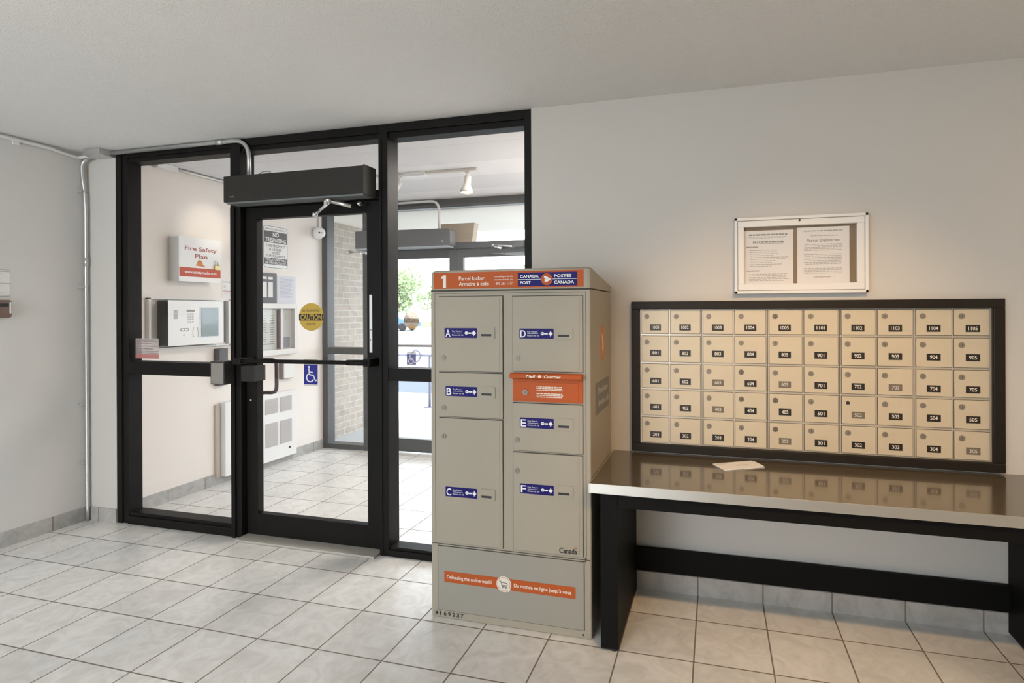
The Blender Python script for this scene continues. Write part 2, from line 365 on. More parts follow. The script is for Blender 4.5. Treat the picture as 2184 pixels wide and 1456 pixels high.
def caution(fr, u, v, r, w, parent, mats=None):
    m = MB(); m.disc(fr, u, v, r, r*w, 0, .0006, 0, 40)
    k = r
    m.fbox(fr, u-k*.985, u+k*.985, v-k*w*.26, v+k*w*.22, .0007, .0012, 1)
    m.text(fr, 'CAUTION', u-k*.86, u+k*.86, v-k*w*.21, v+k*w*.17, .0016, 0, .02)
    m.text(fr, 'AUTOMATIC', u-k*.72, u+k*.72, v+k*w*.36, v+k*w*.53, .0010, 1)
    m.text(fr, 'DOOR', u-k*.36, u+k*.36, v-k*w*.60, v-k*w*.42, .0010, 1)
    return m.build('caution_sticker', mats or [GOLD, INK], parent, label='round gold CAUTION AUTOMATIC DOOR sticker')
def wheelchair(fr, u0, u1, v0, v1, parent, mats=None):
    m = MB(); w = u1-u0; h = v1-v0
    m.fbox(fr, u0, u1, v0, v1, 0, .0006, 2); m.fbox(fr, u0+w*.02, u1-w*.02, v0+h*.06, v0+h*.80, .0007, .0011, 0)
    m.text(fr, 'CAUTION', u0+w*.16, u1-w*.16, v0+h*.90, v0+h*.955, .0011, 3); m.text(fr, 'AUTOMATIC DOOR', u0+w*.08, u1-w*.08, v0+h*.83, v0+h*.875, .0011, 3)
    P = lambda a, b: (u0+w*a, v0+h*.06+h*.74*b)
    n0, n1 = .0012, .0017
    m.disc(fr, *P(.37, .87), w*.075, w*.075, n0, n1, 1, 16)
    for a, b in (((.36, .80), (.40, .48)), ((.38, .63), (.66, .60)), ((.40, .49), (.70, .46)), ((.68, .47), (.84, .17)), ((.82, .18), (.95, .23))):
        m.line(fr, P(*a), P(*b), w*.075, n0, n1, 1)
    m.ring(fr, *P(.46, .34), w*.29, w*.215, n0, n1, 1, 118, 338, 24)
    return m.build('access_sticker', mats or [BLUE, WHITE, LGREY, INK], parent, label='blue and white wheelchair access sticker')

d1 = thing('door_1', 'inner glazed door in dark aluminium with a gold caution sticker', 'door', (1.80, .06, 0), None, 'structure')
m = MB()
m.box(1.306, 1.388, .038, .085, .016, 2.083); m.box(2.186, 2.287, .038, .085, .016, 2.083)
m.box(1.388, 2.186, .038, .085, .016, .15); m.box(1.388, 2.186, .038, .085, 2.012, 2.083)
m.build('door_frame', BLACK, d1, .002)
pane(1.384, 2.19, .145, 2.017, .061, d1)
g = back(.0575)
caution(g, 1.777, 1.392, .0905, .95, d1); wheelchair(g, 1.721, 1.824, .966, 1.13, d1)
fr = back(.0375); m = MB(); m.fbox(fr, 2.203, 2.222, 1.18, 1.523, 0, .0008, 0); m.fbox(fr, 2.2075, 2.2175, 1.31, 1.318, .0009, .0013, 1); m.fbox(fr, 2.2065, 2.213, 1.25, 1.262, .0009, .0013, 1)
m.build('strip_label', [WHITE, INKG], d1, label='narrow white strip label on the door stile')
# push bar across the door, lobby side
m = MB(); m.tube([(1.345, -.058, 1.123), (1.44, -.058, 1.123), (2.14, -.058, 1.127), (2.26, -.058, 1.128)], .0125); m.tube([(2.12, -.058, 1.127), (2.262, -.058, 1.128)], .017); m.box(2.235, 2.275, -.07, .04, 1.105, 1.15)
pb = m.build('push_bar', BLACK, d1)
m = B(1.31, 1.372, -.075, .038, 1.10, 1.14); m.build('bar_bracket', BLACK, pb, .002)
lk = B(1.352, 1.452, -.05, .038, .995, 1.092).build('lock_case', HOUS, d1, .003)
hm = MB(); hm.tube([(1.335, .085, 1.112), (1.335, .15, 1.112), (1.40, .15, 1.112), (1.418, .15, 1.107), (1.428, .15, 1.095), (1.430, .15, 1.07), (1.430, .15, .94), (1.427, .15, .918), (1.416, .15, .903), (1.39, .15, .897), (1.335, .15, .896), (1.335, .085, .896)], .0115)
hm.build('pull_handle', mat('brown_handle', (.075, .045, .045), .4), d1)
MB().disc(back(.037), 1.34, .865, .006, .006, 0, .003).build('screw', CHROME, d1)

# electric strike box on the left post
sb = thing('strike_box', 'grey metal electric strike box on the post left of the inner door', 'lock', (1.21, 0, .975))
m = B(1.158, 1.262, -.088, -.001, .976, 1.12); m.build('housing', DKGREY, sb, .003)
MB().fbox(back(-.088), 1.166, 1.257, .982, 1.108, .0005, .003).build('front_reflection', mat('strike_front_reflection', (.30, .28, .25), .4, .3), sb, .001)  # paler front stands for the ceiling's reflection on the dark box

# door operator
op = thing('door_operator', 'long dark grey automatic door operator box above the inner door', 'door operator', (1.78, -.055, 2.09))
B(1.285, 2.268, -.108, -.001, 2.094, 2.252).build('housing', HOUS, op, .004)
B(2.268, 2.278, -.111, -.001, 2.088, 2.256).build('end_cap', mat('operator_end', (.05, .05, .046), .5, spec=.3), op, .002)
B(1.30, 2.262, -.10, -.006, 2.084, 2.094).build('bottom_cover', mat('operator_underside', (.16, .17, .17), .35), op)
MB().text(back(-.1085), 'DOR', 1.335, 1.368, 2.12, 2.13, .0006).build('badge', INKG, op)
a = MB(); a.tube([(1.997, -.075, 2.083), (1.997, -.075, 2.05)], .016); a.build('pivot', CHROME, op)
a = MB(); a.tube([(2.02, -.07, 2.066), (1.95, -.05, 2.038), (1.872, -.02, 2.005)], .0085); a.tube([(1.872, -.02, 2.018), (1.872, -.02, 1.995)], .016); a.build('arm', CHROME, op)
a = MB(); P0, P1 = Vector((2.01, -.075, 2.072)), Vector((2.15, -.05, 2.036)); a.tube([P0, P1], [.012, .011]); a.tube([(2.012, -.075, 2.088), (2.012, -.075, 2.058)], .019); a.build('arm', CHROME, op)
MB().lathe((2.19, -.02, 2.055), (0, -1, -.2), [(.010, -.02), (.012, 0), (.012, .02), (.004, .03)]).build('shoe', CHROME, op)
MB().lathe((1.845, .039, 2.032), (0, -1, 0), [(.007, 0), (.007, .012), (.003, .016)], seg=12).build('shoe', CHROME, op)

# conduits and the junction box in the corner
def bend(a, b, c, k=6):
    a, b, c = Vector(a), Vector(b), Vector(c); return [a*(1-t)**2+b*2*t*(1-t)+c*t*t for t in [i/k for i in range(k+1)]]
jb = thing('junction_box', 'grey metal junction box in the ceiling corner left of the entrance', 'junction box', (.2, -.06, 2.515))
B(.12, .262, -.105, -.003, 2.476, H-.001).build('body', GALV, jb, .004)
B(.116, .266, -.109, -.001, 2.470, 2.476).build('cover', GALV, jb, .002)
cp = thing('conduit', 'silver conduit along the top of the entrance bending down to the door operator', 'conduit', (.8, -.02, 2.5))
m = MB(); m.tube([(.263, -.022, 2.496), (1.26, -.022, 2.496)]+bend((1.27, -.022, 2.496), (1.39, -.022, 2.496), (1.392, -.022, 2.38), 8)+[(1.392, -.022, 2.245)], .0125); m.build('pipe', GALV, cp)
m = MB(); m.tube([(1.14, -.022, 2.496), (1.19, -.022, 2.496)], .016); m.build('coupling', GALV, cp)
m = MB(); m.tube([(1.392, -.022, 2.252), (1.392, -.022, 2.275)], .019); m.build('connector', GALV, cp)
m = MB(); m.tube(bend((1.46, -.03, 2.252), (1.48, -.03, 2.30), (1.55, -.02, 2.285))+[(1.57, -.02, 2.252)], .0028); tag(m.build('wire', INKG), 'thin dark wire loop on top of the door operator', 'wire')
cl = thing('conduit', 'pale painted conduit running along the top of the left wall', 'conduit', (.02, -1, 2.49))
m = MB(); m.tube([(.017, YF+.01, 2.494), (.017, -.40, 2.494), (.017, -.26, 2.492)]+bend((.017, -.22, 2.492), (.017, -.15, 2.478), (.02, -.06, 2.476), 6)+[(.10, -.045, 2.485), (.122, -.045, 2.488)], .0115); m.build('pipe', PVCW, cl)
B(0.0005, .012, -.415, -.385, 2.465, 2.512).build('clip', PLASW, cl)
cv = thing('conduit', 'silver conduit running down the corner of the left wall to the floor', 'conduit', (.025, -.025, 0))
m = MB(); m.tube([(.122, -.03, 2.482), (.09, -.03, 2.480)]+bend((.08, -.03, 2.478), (.012, -.035, 2.47), (.014, -.04, 2.41), 7)+[(.016, -.036, 2.34), (.022, -.028, 2.24), (.024, -.024, 2.15), (.024, -.022, 1.0), (.026, -.022, .13), (.030, -.024, .09), (.030, -.024, .002)], .0105); m.build('pipe', GALV, cv)
m = MB(); m.tube([(.024, -.022, 1.74), (.024, -.022, 1.80)], .0135); m.build('coupling', GALV, cv)
for z in (2.25, 1.60, .80, .40):
    m = B(.0005, .030, -.058, -.050, z-.008, z+.008); m.tube([(.024, -.060, z), (.024, -.010, z)], .006); m.build('strap', GALV, cv)

# notices on the left wall
fr = side(.0005); m = MB(); m.fbox(fr, -.70, -.43, 1.527, 1.69, 0, .001, 0)
for v in (1.688, 1.678, 1.606, 1.533, 1.526): m.fbox(fr, -.70, -.43 if v != 1.606 else -.425, v-.003, v, .0011, .0015, 1)
m.bars(fr, -.69, -.44, 1.615, 1.67, 5, .0011, 2, .3); m.bars(fr, -.69, -.44, 1.54, 1.598, 4, .0011, 2, .25)
tag(m.build('wall_notice', [PAPER, INKG, LGREY]), 'white printed notice on the left wall above a small brown box', 'notice')
kb = thing('key_box', 'small brown plastic box on the left wall under the white notice', 'box', (.02, -.52, 1.395))
MB().rrect(side(.0005), -.62, -.436, 1.395, 1.503, .012, 0, .03).build('body', BROWNP, kb, .003)
MB().fbox(side(.0305), -.60, -.452, 1.462, 1.482, 0, .002).build('display', INK, kb)
MB().rrect(side(.0305), -.448, -.440, 1.42, 1.49, .003, 0, .002).build('edge_strip', PAPER, kb)

# ------------------------------------------------------------------ vestibule wall fittings (wall x = .2)
V = .2005
fb = thing('fire_plan_box', 'white fire safety plan box with an orange-red band on the vestibule wall', 'box', (.25, .61, 1.665))
m = B(.2, .294, .422, .773, 1.664, 1.998); m.build('body', PLASW, fb, .003)
fr = side(.3008); m = MB().fbox(side(.2945), .418, .776, 1.660, 2.002, 0, .006, 1)
m.text(fr, 'Fire Safety', .465, .738, 1.900, 1.932, 0, 0, .016); m.text(fr, 'Plan', .549, .655, 1.843, 1.875, 0, 0, .016); m.build('front_panel', [REDT, WHITE], fb)
m = MB(); m.fbox(fr, .421, .773, 1.698, 1.768, 0, .0006, 0); m.text(fr, 'www.safetymedia.com', .462, .735, 1.724, 1.746, .001, 1, .012); m.build('web_band', [REDB, WHITE], fb, label='orange-red band with a web address')
m = MB(); m.prism(fr, [(.548, 1.786), (.645, 1.778), (.615, 1.797), (.611, 1.818), (.595, 1.832), (.580, 1.829), (.568, 1.816), (.564, 1.797)], 0, .0006); m.build('helmet_print', mat('helmet_orange', (.60, .22, .05), .5), fb)
pk = thing('padlock', 'small brass padlock hanging on the fire safety plan box', 'padlock', (.309, .735, 1.765))
MB().box(.302, .316, .712, .757, 1.762, 1.80).build('body', BRASS, pk, .003)
MB().tube([(.309, .722, 1.80), (.309, .722, 1.825)]+bend((.309, .722, 1.825), (.309, .734, 1.848), (.309, .747, 1.825))+[(.309, .747, 1.80)], .0035).build('shackle', CHROME, pk)
fr = side(V); m = MB(); m.fbox(fr, .877, .99, 1.555, 1.692, 0, .001, 0); m.fbox(fr, .885, .99, 1.676, 1.682, .0011, .0014, 1); m.fbox(fr, .893, .915, 1.628, 1.65, .0011, .0014, 2); m.fbox(fr, .885, .99, 1.602, 1.607, .0011, .0014, 3); m.bars(fr, .9, .98, 1.565, 1.595, 3, .0011, 2, .3)
tag(m.build('small_notice', [PAPER, INKG, LGREY, FILMR]), 'small white card right of the fire safety plan box beside the door post', 'notice')

ic = thing('intercom', 'white intercom entry panel with a glossy screen and dark sides', 'intercom', (.26, .58, 1.16))
m = MB(); y0, y1, z0, z1 = .245, .93, 1.150, 1.532
for a in ((y0, y1, z1-.012, z1), (y0, y1, z0, z0+.012), (y0, y0+.018, z0, z1), (y1-.018, y1, z0, z1)): m.fbox(side(.2005), *a, 0, .03)
m.build('surround', PLASW, ic, .002)
B(.2, .322, .33, .80, 1.178, 1.512).build('housing', DKGREY, ic, .002)
IF = side(.322)
MB().fbox(IF, .312, .776, 1.176, 1.514, .0005, .006).build('front_plate', PLASW, ic, .001)
m = MB().fbox(IF, .565, .735, 1.226, 1.468, .0065, .009); m.build('bezel', mat('screen_bezel', (.72, .78, .82), .3), ic)
MB().fbox(IF, .572, .722, 1.236, 1.460, .0095, .011).build('screen', SCREEN, ic)
m = MB()
for i in range(11): m.fbox(IF, .352, .384, 1.375+i*.006, 1.378+i*.006, .0065, .0075)
m.build('speaker_grille', INKG, ic)
m = MB().fbox(IF, .455, .520, 1.428, 1.443, .0065, .0075); m.build('display', INKG, ic)
m = MB()
for i in range(4):
    for j in range(3): m.fbox(IF, .464+j*.018, .476+j*.018, 1.346+i*.019, 1.358+i*.019, .0065, .009)
m.build('keypad', mat('keypad_grey', (.5, .5, .5), .4, .5), ic)
m = MB(); m.fbox(IF, .405, .470, 1.282, 1.304, .0065, .0072, 0); m.fbox(IF, .412, .430, 1.288, 1.298, .0073, .0078, 1); m.fbox(IF, .436, .464, 1.288, 1.298, .0073, .0078, 1); m.text(IF, '4', .425, .436, 1.24, 1.264, .007, 0); m.build('plate_print', [INKG, WHITE], ic)
m = MB(); m.tube(bend((.33, .51, 1.31), (.33, .50, 1.27), (.33, .51, 1.235)), .0022, seg=6); m.tube(bend((.33, .54, 1.31), (.33, .555, 1.27), (.33, .545, 1.235)), .0022, seg=6); m.build('cable', LGREY, ic)
tag(B(.2, .255, .80, .885, .82, 1.125).build('wall_box', mat('dark_taupe_box', (.09, .085, .09), .5), None, .004), 'narrow dark box on the vestibule wall under the intercom', 'box')

def sheet(y0, y1, z0, z1, name, mats, label, cat, fn):
    m = MB(); fr = side(V); m.fbox(fr, y0, y1, z0, z1, 0, .001, 0); fn(m, fr); return tag(m.build(name, mats), label, cat)
def nosign(m, fr, y0=1.305, y1=1.607, z0=1.827, z1=2.232):
    w, h = y1-y0, z1-z0
    U = lambda a: y0+w*a
    T = lambda b: z0+h*b
    m.rrect(fr, y0, y1, z0, z1, .03, 0, .002, 0)
    m.rrect(fr, U(.02), U(.98), T(.02), T(.98), .028, .0021, .0024, 1); m.rrect(fr, U(.04), U(.96), T(.03), T(.97), .025, .0025, .0028, 0)
    m.fbox(fr, U(.05), U(.95), T(.60), T(.86), .003, .0033, 1); m.fbox(fr, U(.05), U(.95), T(.10), T(.25), .003, .0033, 1)
    t = lambda s, a, b, c, d, mi, bo=.01: m.text(fr, s, U(a), U(b), T(c), T(d), .0036, mi, bo)
    t('PRIVATE PROPERTY', .1, .9, .89, .925, 1, 0); t('NO', .38, .62, .745, .835, 0, .03); t('TRESPASSING', .09, .91, .62, .71, 0, .03)
    t('THIS PROPERTY', .12, .9, .50, .56, 1); t('IS UNDER', .24, .74, .42, .475, 1); t('VIDEO', .35, .65, .34, .395, 1); t('SURVEILLANCE', .13, .88, .275, .325, 1)
    t('VIOLATORS WILL', .09, .92, .185, .235, 0); t('BE PROSECUTED', .1, .9, .115, .165, 0)
m = MB(); nosign(m, side(V)); tag(m.build('no_trespassing_sign', [WHITE, mat('sign_grey_print', (.13, .12, .12), .5)]), 'white and grey no trespassing sign on the vestibule wall', 'sign')
m = MB(); fr = side(V); m.rrect(fr, .98, 1.272, 1.86, 2.24, .03, 0, .002, 0); m.rrect(fr, .985, 1.266, 1.866, 2.234, .028, .0021, .0024, 1); m.rrect(fr, .99, 1.26, 1.872, 2.228, .025, .0025, .0028, 0)
tag(m.build('wall_sign', [WHITE, MGREY]), 'white sign with a rounded grey outline at the edge of the door glass, mostly hidden', 'sign')
bb = thing('strip_board', 'grey framed board holding white paper strips on the vestibule wall', 'notice board', (.21, 1.3, 1.5))
B(.2, .222, 1.10, 1.447, 1.50, 1.785).build('board', mat('board_grey', (.13, .13, .14), .5), bb, .003)
for y in (1.135, 1.205, 1.275, 1.345):
    MB().fbox(side(.2225), y, y+.052, 1.56, 1.702, 0, .001).build('paper_strip', PAPER, bb)
    MB().fbox(side(.2225), y, y+.052, 1.726, 1.748, 0, .001).build('paper_strip', PAPER, bb)
m = MB(); fr = side(V); m.fbox(fr, 1.472, 1.705, 1.508, 1.768, 0, .0012, 0); m.bars(fr, 1.50, 1.68, 1.56, 1.745, 16, .0013, 1, .35)
tag(m.build('posted_letter', [mat('letter_paper', (.70, .71, .78), .7), mat('letter_print', (.40, .41, .48), .7)]), 'white printed letter posted on the vestibule wall under the trespassing sign', 'paper')
bc = thing('directory_case', 'white framed glass directory case on the vestibule wall', 'notice board', (.22, 1.4, 1.03))
y0, y1, z0, z1 = .98, 1.69, 1.025, 1.505; m = MB()
for a in ((y0, y1, z1-.05, z1), (y0, y1, z0, z0+.05), (y0, y0+.045, z0+.05, z1-.05), (y1-.045, y1, z0+.05, z1-.05)): m.fbox(side(.2005), *a, 0, .045)
m.fbox(side(.2005), 1.475, 1.505, z0+.05, z1-.05, 0, .04); m.build('frame', CASEW, bc, .003)
MB().fbox(side(.2005), y0+.045, y1-.045, z0+.05, z1-.05, 0, .006).build('backing', mat('case_back', (.62, .64, .63), .6), bc)
m = MB(); fr = side(.207); m.fbox(fr, 1.10, 1.445, 1.085, 1.44, 0, .001, 0); m.bars(fr, 1.27, 1.35, 1.12, 1.40, 13, .0011, 1, .35); m.bars(fr, 1.375, 1.43, 1.12, 1.40, 13, .0011, 1, .35); m.build('directory_sheet', [mat('directory_paper', (.66, .70, .66), .6), INKG], bc)
m = MB(); m.fbox(fr, 1.46, 1.475, 1.085, 1.44, 0, .02); m.build('divider', mat('divider_mauve', (.18, .13, .16), .5), bc)
MB().fbox(fr, 1.53, 1.62, 1.085, 1.185, 0, .001).build('photo', mat('photo_grey', (.30, .31, .36), .4), bc); MB().fbox(fr, 1.57, 1.62, 1.35, 1.41, 0, .001).build('card', LGREY, bc)
MB().fbox(side(.238), y0+.045, y1-.045, z0+.05, z1-.05, 0, .003).build('glass', GLASS, bc)
pbx = thing('push_button', 'small white wall box beside the door handle on the vestibule wall', 'switch', (.22, 1.58, .79))
B(.2, .245, 1.49, 1.625, .79, .945).build('back_box', mat('button_side', (.22, .20, .19), .5), pbx, .003); MB().fbox(side(.2455), 1.495, 1.622, .795, .942, 0, .012).build('button_plate', PLASW, pbx, .005)

ht = thing('wall_heater', 'white wall heater with grey louvred grilles in the vestibule', 'heater', (.24, 1.25, .06))
HB = B(.2, .268, .842, 1.64, .062, .678); HB.build('cabinet', PLASW, ht, .006)
hf = side(.2685)
for (a, b, c, d, n) in ((1.258, 1.40, .495, .632, 16), (1.428, 1.572, .495, .632, 16), (1.088, 1.23, .495, .632, 16), (.915, 1.055, .495, .632, 16), (1.258, 1.40, .195, .412, 26), (1.428, 1.572, .195, .412, 26), (1.088, 1.23, .195, .412, 26), (.915, 1.055, .195, .412, 26)):
    m = MB(); m.fbox(hf, a, b, c, d, 0, .001, 0); st = (d-c)/n
    for i in range(n): m.fbox(hf, a, b, c+i*st+st*.2, c+i*st+st*.75, .001, .005, 1)
    m.build('grille', [GRILL, mat('louvre', (.62, .59, .58), .5) if 'louvre' not in bpy.data.materials else bpy.data.materials['louvre']], ht)
MB().lathe((.268, 1.545, .142), X, [(.009, 0), (.009, .008), (.003, .012)], seg=12).build('screw_knob', DKGREY, ht)
B(.2, .222, .80, .838, .06, .66).build('pipe_cover', mat('cover_tan', (.55, .48, .42), .5), ht)

sc = thing('security_camera', 'white turret security camera high on the vestibule wall', 'camera', (.2, 2.0, 2.24))
MB().lathe((.2005, 2.0, 2.235), X, [(.062, 0), (.062, .03), (.05, .045)], seg=28).build('base', PLASW, sc)
m = MB(); d = Vector((.75, -.62, -.1)).normalized(); c = Vector((.272, 1.955, 2.235)); R_ = .058
m.lathe(c, d, [(R_*math.sin(math.radians(a)), -R_*math.cos(math.radians(a))) for a in range(4, 150, 8)], seg=28); m.build('ball', PLASW, sc)
xa = d.cross(Z).normalized()*-1; ya = xa.cross(d)*-1
cf = frame(c+d*.0505, d.cross(Z).normalized()*-1, Z)
cf = (c+d*.0505, Z.cross(d).normalized(), d.cross(Z.cross(d).normalized()), d)
MB().disc(cf, 0, 0, .030, .030, 0, .001).build('face', PLASW, sc)
MB().disc(cf, -.010, 0, .009, .009, .001, .003).build('lens', INK, sc); MB().disc(cf, .012, 0, .009, .006, .001, .003).build('sensor', INKG, sc)
m = MB(); m.tube([(.215, 2.03, 2.29), (.215, 2.03, 2.527)], .014); tag(m.build('conduit', PVCW), 'short white conduit rising from the security camera to the ceiling', 'conduit')
cvv = thing('conduit', 'pale conduit along the top of the vestibule wall seen through the left pane', 'conduit', (.22, 1, 2.5))
m = MB(); m.tube([(.216, .12, 2.515), (.216, 1.0, 2.515), (.216, 2.06, 2.515)], .012); m.build('pipe', GALV, cvv); B(.201, .25, .30, .46, 2.49, 2.529).build('junction', PLASW, cvv, .004)
tag(B(.2005, .235, .125, .15, 2.33, 2.345).tube([(.215, .137, 2.44), (.215, .137, 2.34)], .006).build('bracket', DKGREY), 'small dark bracket on the vestibule wall behind the left jamb', 'bracket')

# track light
tl = thing('track_light', 'white ceiling track light with spot heads in the vestibule', 'track light', (1.8, 1.09, 2.53))
m = B(1.05, 2.42, 1.075, 1.11, 2.51, 2.529); m.build('rail', mat('track_cream', (.66, .62, .56), .4), tl, .002)
B(1.80, 1.98, 1.065, 1.12, 2.495, 2.53).build('feed_box', PLASW, tl, .004)
def head(x, d, lab):
    c = Vector((x, 1.09, 2.455)); d = Vector(d).normalized()
    m = MB(); m.tube([(x, 1.09, 2.51), c], .009); m.box(x-.018, x+.018, 1.078, 1.102, 2.495, 2.511); m.lathe(c-d*.01, d, [(.014, -.012), (.026, -.004), (.028, .06), (.032, .075), (.046, .10), (.048, .128), (.044, .128), (.040, .11)]); hd = m.build('spot_head', mat('spot_cream', (.68, .64, .58), .4) if 'spot_cream' not in bpy.data.materials else bpy.data.materials['spot_cream'], tl, label=lab)
    MB().disc((c+d*.104, d.orthogonal().normalized(), d.cross(d.orthogonal().normalized()), d), 0, 0, .039, .039, 0, .004).build('bulb', BULB, hd)
    return c+d*.15
p2 = head(2.34, (-.05, -.1, -1), 'spot head pointing down'); p1 = head(1.74, (-.45, -.3, -.85), 'spot head turned to the wall'); p0 = head(1.25, (-1, -.35, -.35), 'spot head turned to the wall')
lamp('track_spot', 'SPOT', p2, p2+Vector((-.05, -.1, -1)), 12, (1, .9, .75), spot_size=1.2, spot_blend=.8, shadow_soft_size=.03)
lamp('track_spot', 'SPOT', p1, (.2, .74, 2.09), 40, (1, .90, .75), spot_size=.36, spot_blend=.9, shadow_soft_size=.03)

# ------------------------------------------------------------------ outer glazed screen (y 2.08 .. 2.19)
YA, YB, YG = 2.08, 2.19, 2.135
w4 = thing('window_4', 'left glazed sidelight of the outer entrance screen', 'window', (.45, YA, 0), None, 'structure')
m = MB(); m.box(.2, .266, YA, YB, 0, 2.53); m.box(.692, .775, YA, YB, 0, 2.53); m.box(.266, .692, YA, YB, 0, .052); m.box(.266, .692, YA, YB, .985, 1.056); m.box(.266, .692, YA, YB, 2.455, 2.53); m.build('frame', OUTAL, w4, .002)
pane(.262, .697, .05, .99, YG, w4); pane(.262, .697, 1.05, 2.46, YG, w4)
w5 = thing('window_5', 'transom window above the outer entrance doors', 'window', (1.7, YA, 2.1), None, 'structure')
m = MB(); m.box(.775, 2.60, YA, YB, 2.04, 2.10); m.box(.775, 2.60, YA, YB, 2.452, 2.53); m.box(.775, 2.60, YA-.03, YA, 2.44, 2.47); m.build('frame', OUTAL, w5, .002); pane(.77, 2.60, 2.09, 2.46, YG, w5)
w6 = thing('window_6', 'right glazed sidelight of the outer entrance screen', 'window', (3.0, YA, 0), None, 'structure')
m = MB(); m.box(2.60, 2.67, YA, YB, 0, 2.53); m.box(3.30, 3.36, YA, YB, 0, 2.53); m.box(2.67, 3.30, YA, YB, 0, .06); m.box(2.67, 3.30, YA, YB, 2.45, 2.53); m.build('frame', OUTAL, w6, .002); pane(2.66, 3.31, .05, 2.46, YG, w6)
def outer_door(n, x0, x1, g0, g1, lab):
    d = thing('door_%d' % n, lab, 'door', ((x0+x1)/2, YA, 0), None, 'structure')
    m = MB(); m.box(x0, g0, YA+.03, YA+.075, .012, 2.038); m.box(g1, x1, YA+.03, YA+.075, .012, 2.038); m.box(g0, g1, YA+.03, YA+.075, .012, .143); m.box(g0, g1, YA+.03, YA+.075, 1.955, 2.038); m.build('door_frame', OUTAL, d, .002)
    pane(g0-.005, g1+.005, .138, 1.96, YA+.052, d)
    m = MB(); m.tube([(g0-.03, YA-.03, 1.083), (g1+.03, YA-.03, 1.087)], .012); m.box(g0-.05, g0-.02, YA-.04, YA+.03, 1.068, 1.10); m.box(g1+.02, g1+.05, YA-.04, YA+.03, 1.068, 1.10); m.build('push_bar', mat('pale_bar', (.30, .28, .28), .35, .5) if 'pale_bar' not in bpy.data.materials else bpy.data.materials['pale_bar'], d)
    return d
d2 = outer_door(2, .779, 1.725, .95, 1.652, 'outer glazed entrance door with a faded caution sticker')
d3 = outer_door(3, 1.73, 2.596, 1.802, 2.46, 'outer glazed entrance door behind the top of the parcel locker')
g = back(YA+.048); caution(g, 1.222, 1.336, .088, 1.0, d2, [film_mat('sun_faded_gold', (.60, .40, .10), .62), film_mat('sun_faded_black', (.12, .08, .03), .35)]); wheelchair(g, 1.165, 1.272, .882, 1.02, d2, [film_mat('sun_faded_blue', (.10, .09, .36), .6), film_mat('sun_faded_white', (.85, .85, .9), .8), film_mat('sun_faded_grey', (.5, .5, .55), .6), film_mat('sun_faded_print', (.1, .1, .1), .4)])
oo = thing('door_operator', 'grey automatic door operator box above the outer doors', 'door operator', (1.2, 2.02, 2.06))
m = MB(); c_ = [(.69, 2.058), (1.738, 2.058), (1.738, 2.20), (1.715, 2.222), (.69, 2.232)]; m.prism(back(2.079), c_, 0, .118); m.build('housing', mat('outer_operator_grey', (.115, .115, .115), .4), oo, .004)
m = B(.70, 1.72, 1.965, 2.07, 2.044, 2.058); m.build('bottom_cover', mat('outer_op_under', (.38, .42, .46), .4), oo)
m = MB(); m.lathe((1.66, 1.961, 2.10), -Y, [(.010, 0), (.010, .006)], seg=12); m.build('screw', CHROME, oo)
m = MB(); m.tube([(.58, 2.0, 2.022), (.80, 2.0, 2.012)], .008); m.tube([(.58, 2.0, 2.040), (.80, 2.0, 2.026)], .008); m.tube([(.58, 2.0, 2.05), (.58, 2.0, 2.012)], .012); m.tube([(.79, 2.0, 2.046), (.79, 2.0, 2.0)], .012); m.build('arm', CHROME, oo)
ca = thing('door_closer_arm', 'silver door closer arm on the right outer door header', 'door closer', (2.25, 2.05, 2.03))
m = MB(); m.tube([(2.14, 2.05, 2.058), (2.36, 2.05, 2.035)], .008); m.build('arm', CHROME, ca); m = MB(); m.tube([(2.14, 2.04, 2.045), (2.235, 2.04, 2.022)], .010); m.tube([(2.14, 2.05, 2.066), (2.14, 2.05, 2.035)], .014); m.build('arm', CHROME, ca)
m = MB(); m.box(2.34, 2.45, 2.04, 2.079, 2.03, 2.075); m.build('bracket', OUTAL, ca)
oc = thing('conduit', 'pale conduit bending down to the outer door operator', 'conduit', (1.4, 2.06, 2.5))
m = MB(); m.tube([(.9, 2.045, 2.505), (1.47, 2.045, 2.508)]+bend((1.48, 2.045, 2.508), (1.575, 2.045, 2.508), (1.578, 2.045, 2.42), 8)+[(1.578, 2.045, 2.228)], .013); m.build('pipe', PVCW, oc)
tag(MB().prism(back(2.32), [(1.50, 2.105), (1.845, 2.105), (1.875, 2.31), (1.50, 2.31)], 0, .10).build('hanging_box', TANB, None, .006), 'tan box fixed over the entrance outside the outer doors', 'box')

# ------------------------------------------------------------------ outside
tag(B(-14, 16, 2.19, 5.9, -.15, -.015).build('walkway', CONC), 'pale concrete walk outside the entrance', 'walkway', kind='structure')
tag(B(-40, 30, 5.9, 9.2, -.2, -.05).build('driveway', ASPH), 'bluish asphalt drive beyond the concrete walk', 'road', kind='structure')
tag(B(-80, 60, 9.2, 90, -.25, -.06).build('forecourt', CONC), 'sunlit pale ground beyond the drive', 'ground', kind='structure')
struct('wall_left.002', B(-.45, 0, 2.19, 3.76, -.1, 2.45), BRICK, 'pale brick wall beside the entrance outside', 'wall')
struct('ceiling.002', B(-.45, 8, 2.19, 3.69, 2.45, 2.75), SOFF, 'cream soffit over the entrance outside', 'soffit')
rl = thing('railing', 'pale metal railing with a hoop across the walk outside the door', 'railing', (0, 4.6, 0))
m = MB(); m.tube([(-.9, 4.62, .765), (2.6, 4.62, .775)], .018); m.build('top_rail', RAILM, rl)
for x in (.02, 1.3, 2.6):
    m = MB(); m.tube([(x, 4.62, -.015), (x, 4.62, .765)], .019); m.box(x-.06, x+.06, 4.56, 4.68, -.015, -.005); m.build('post', RAILM, rl)
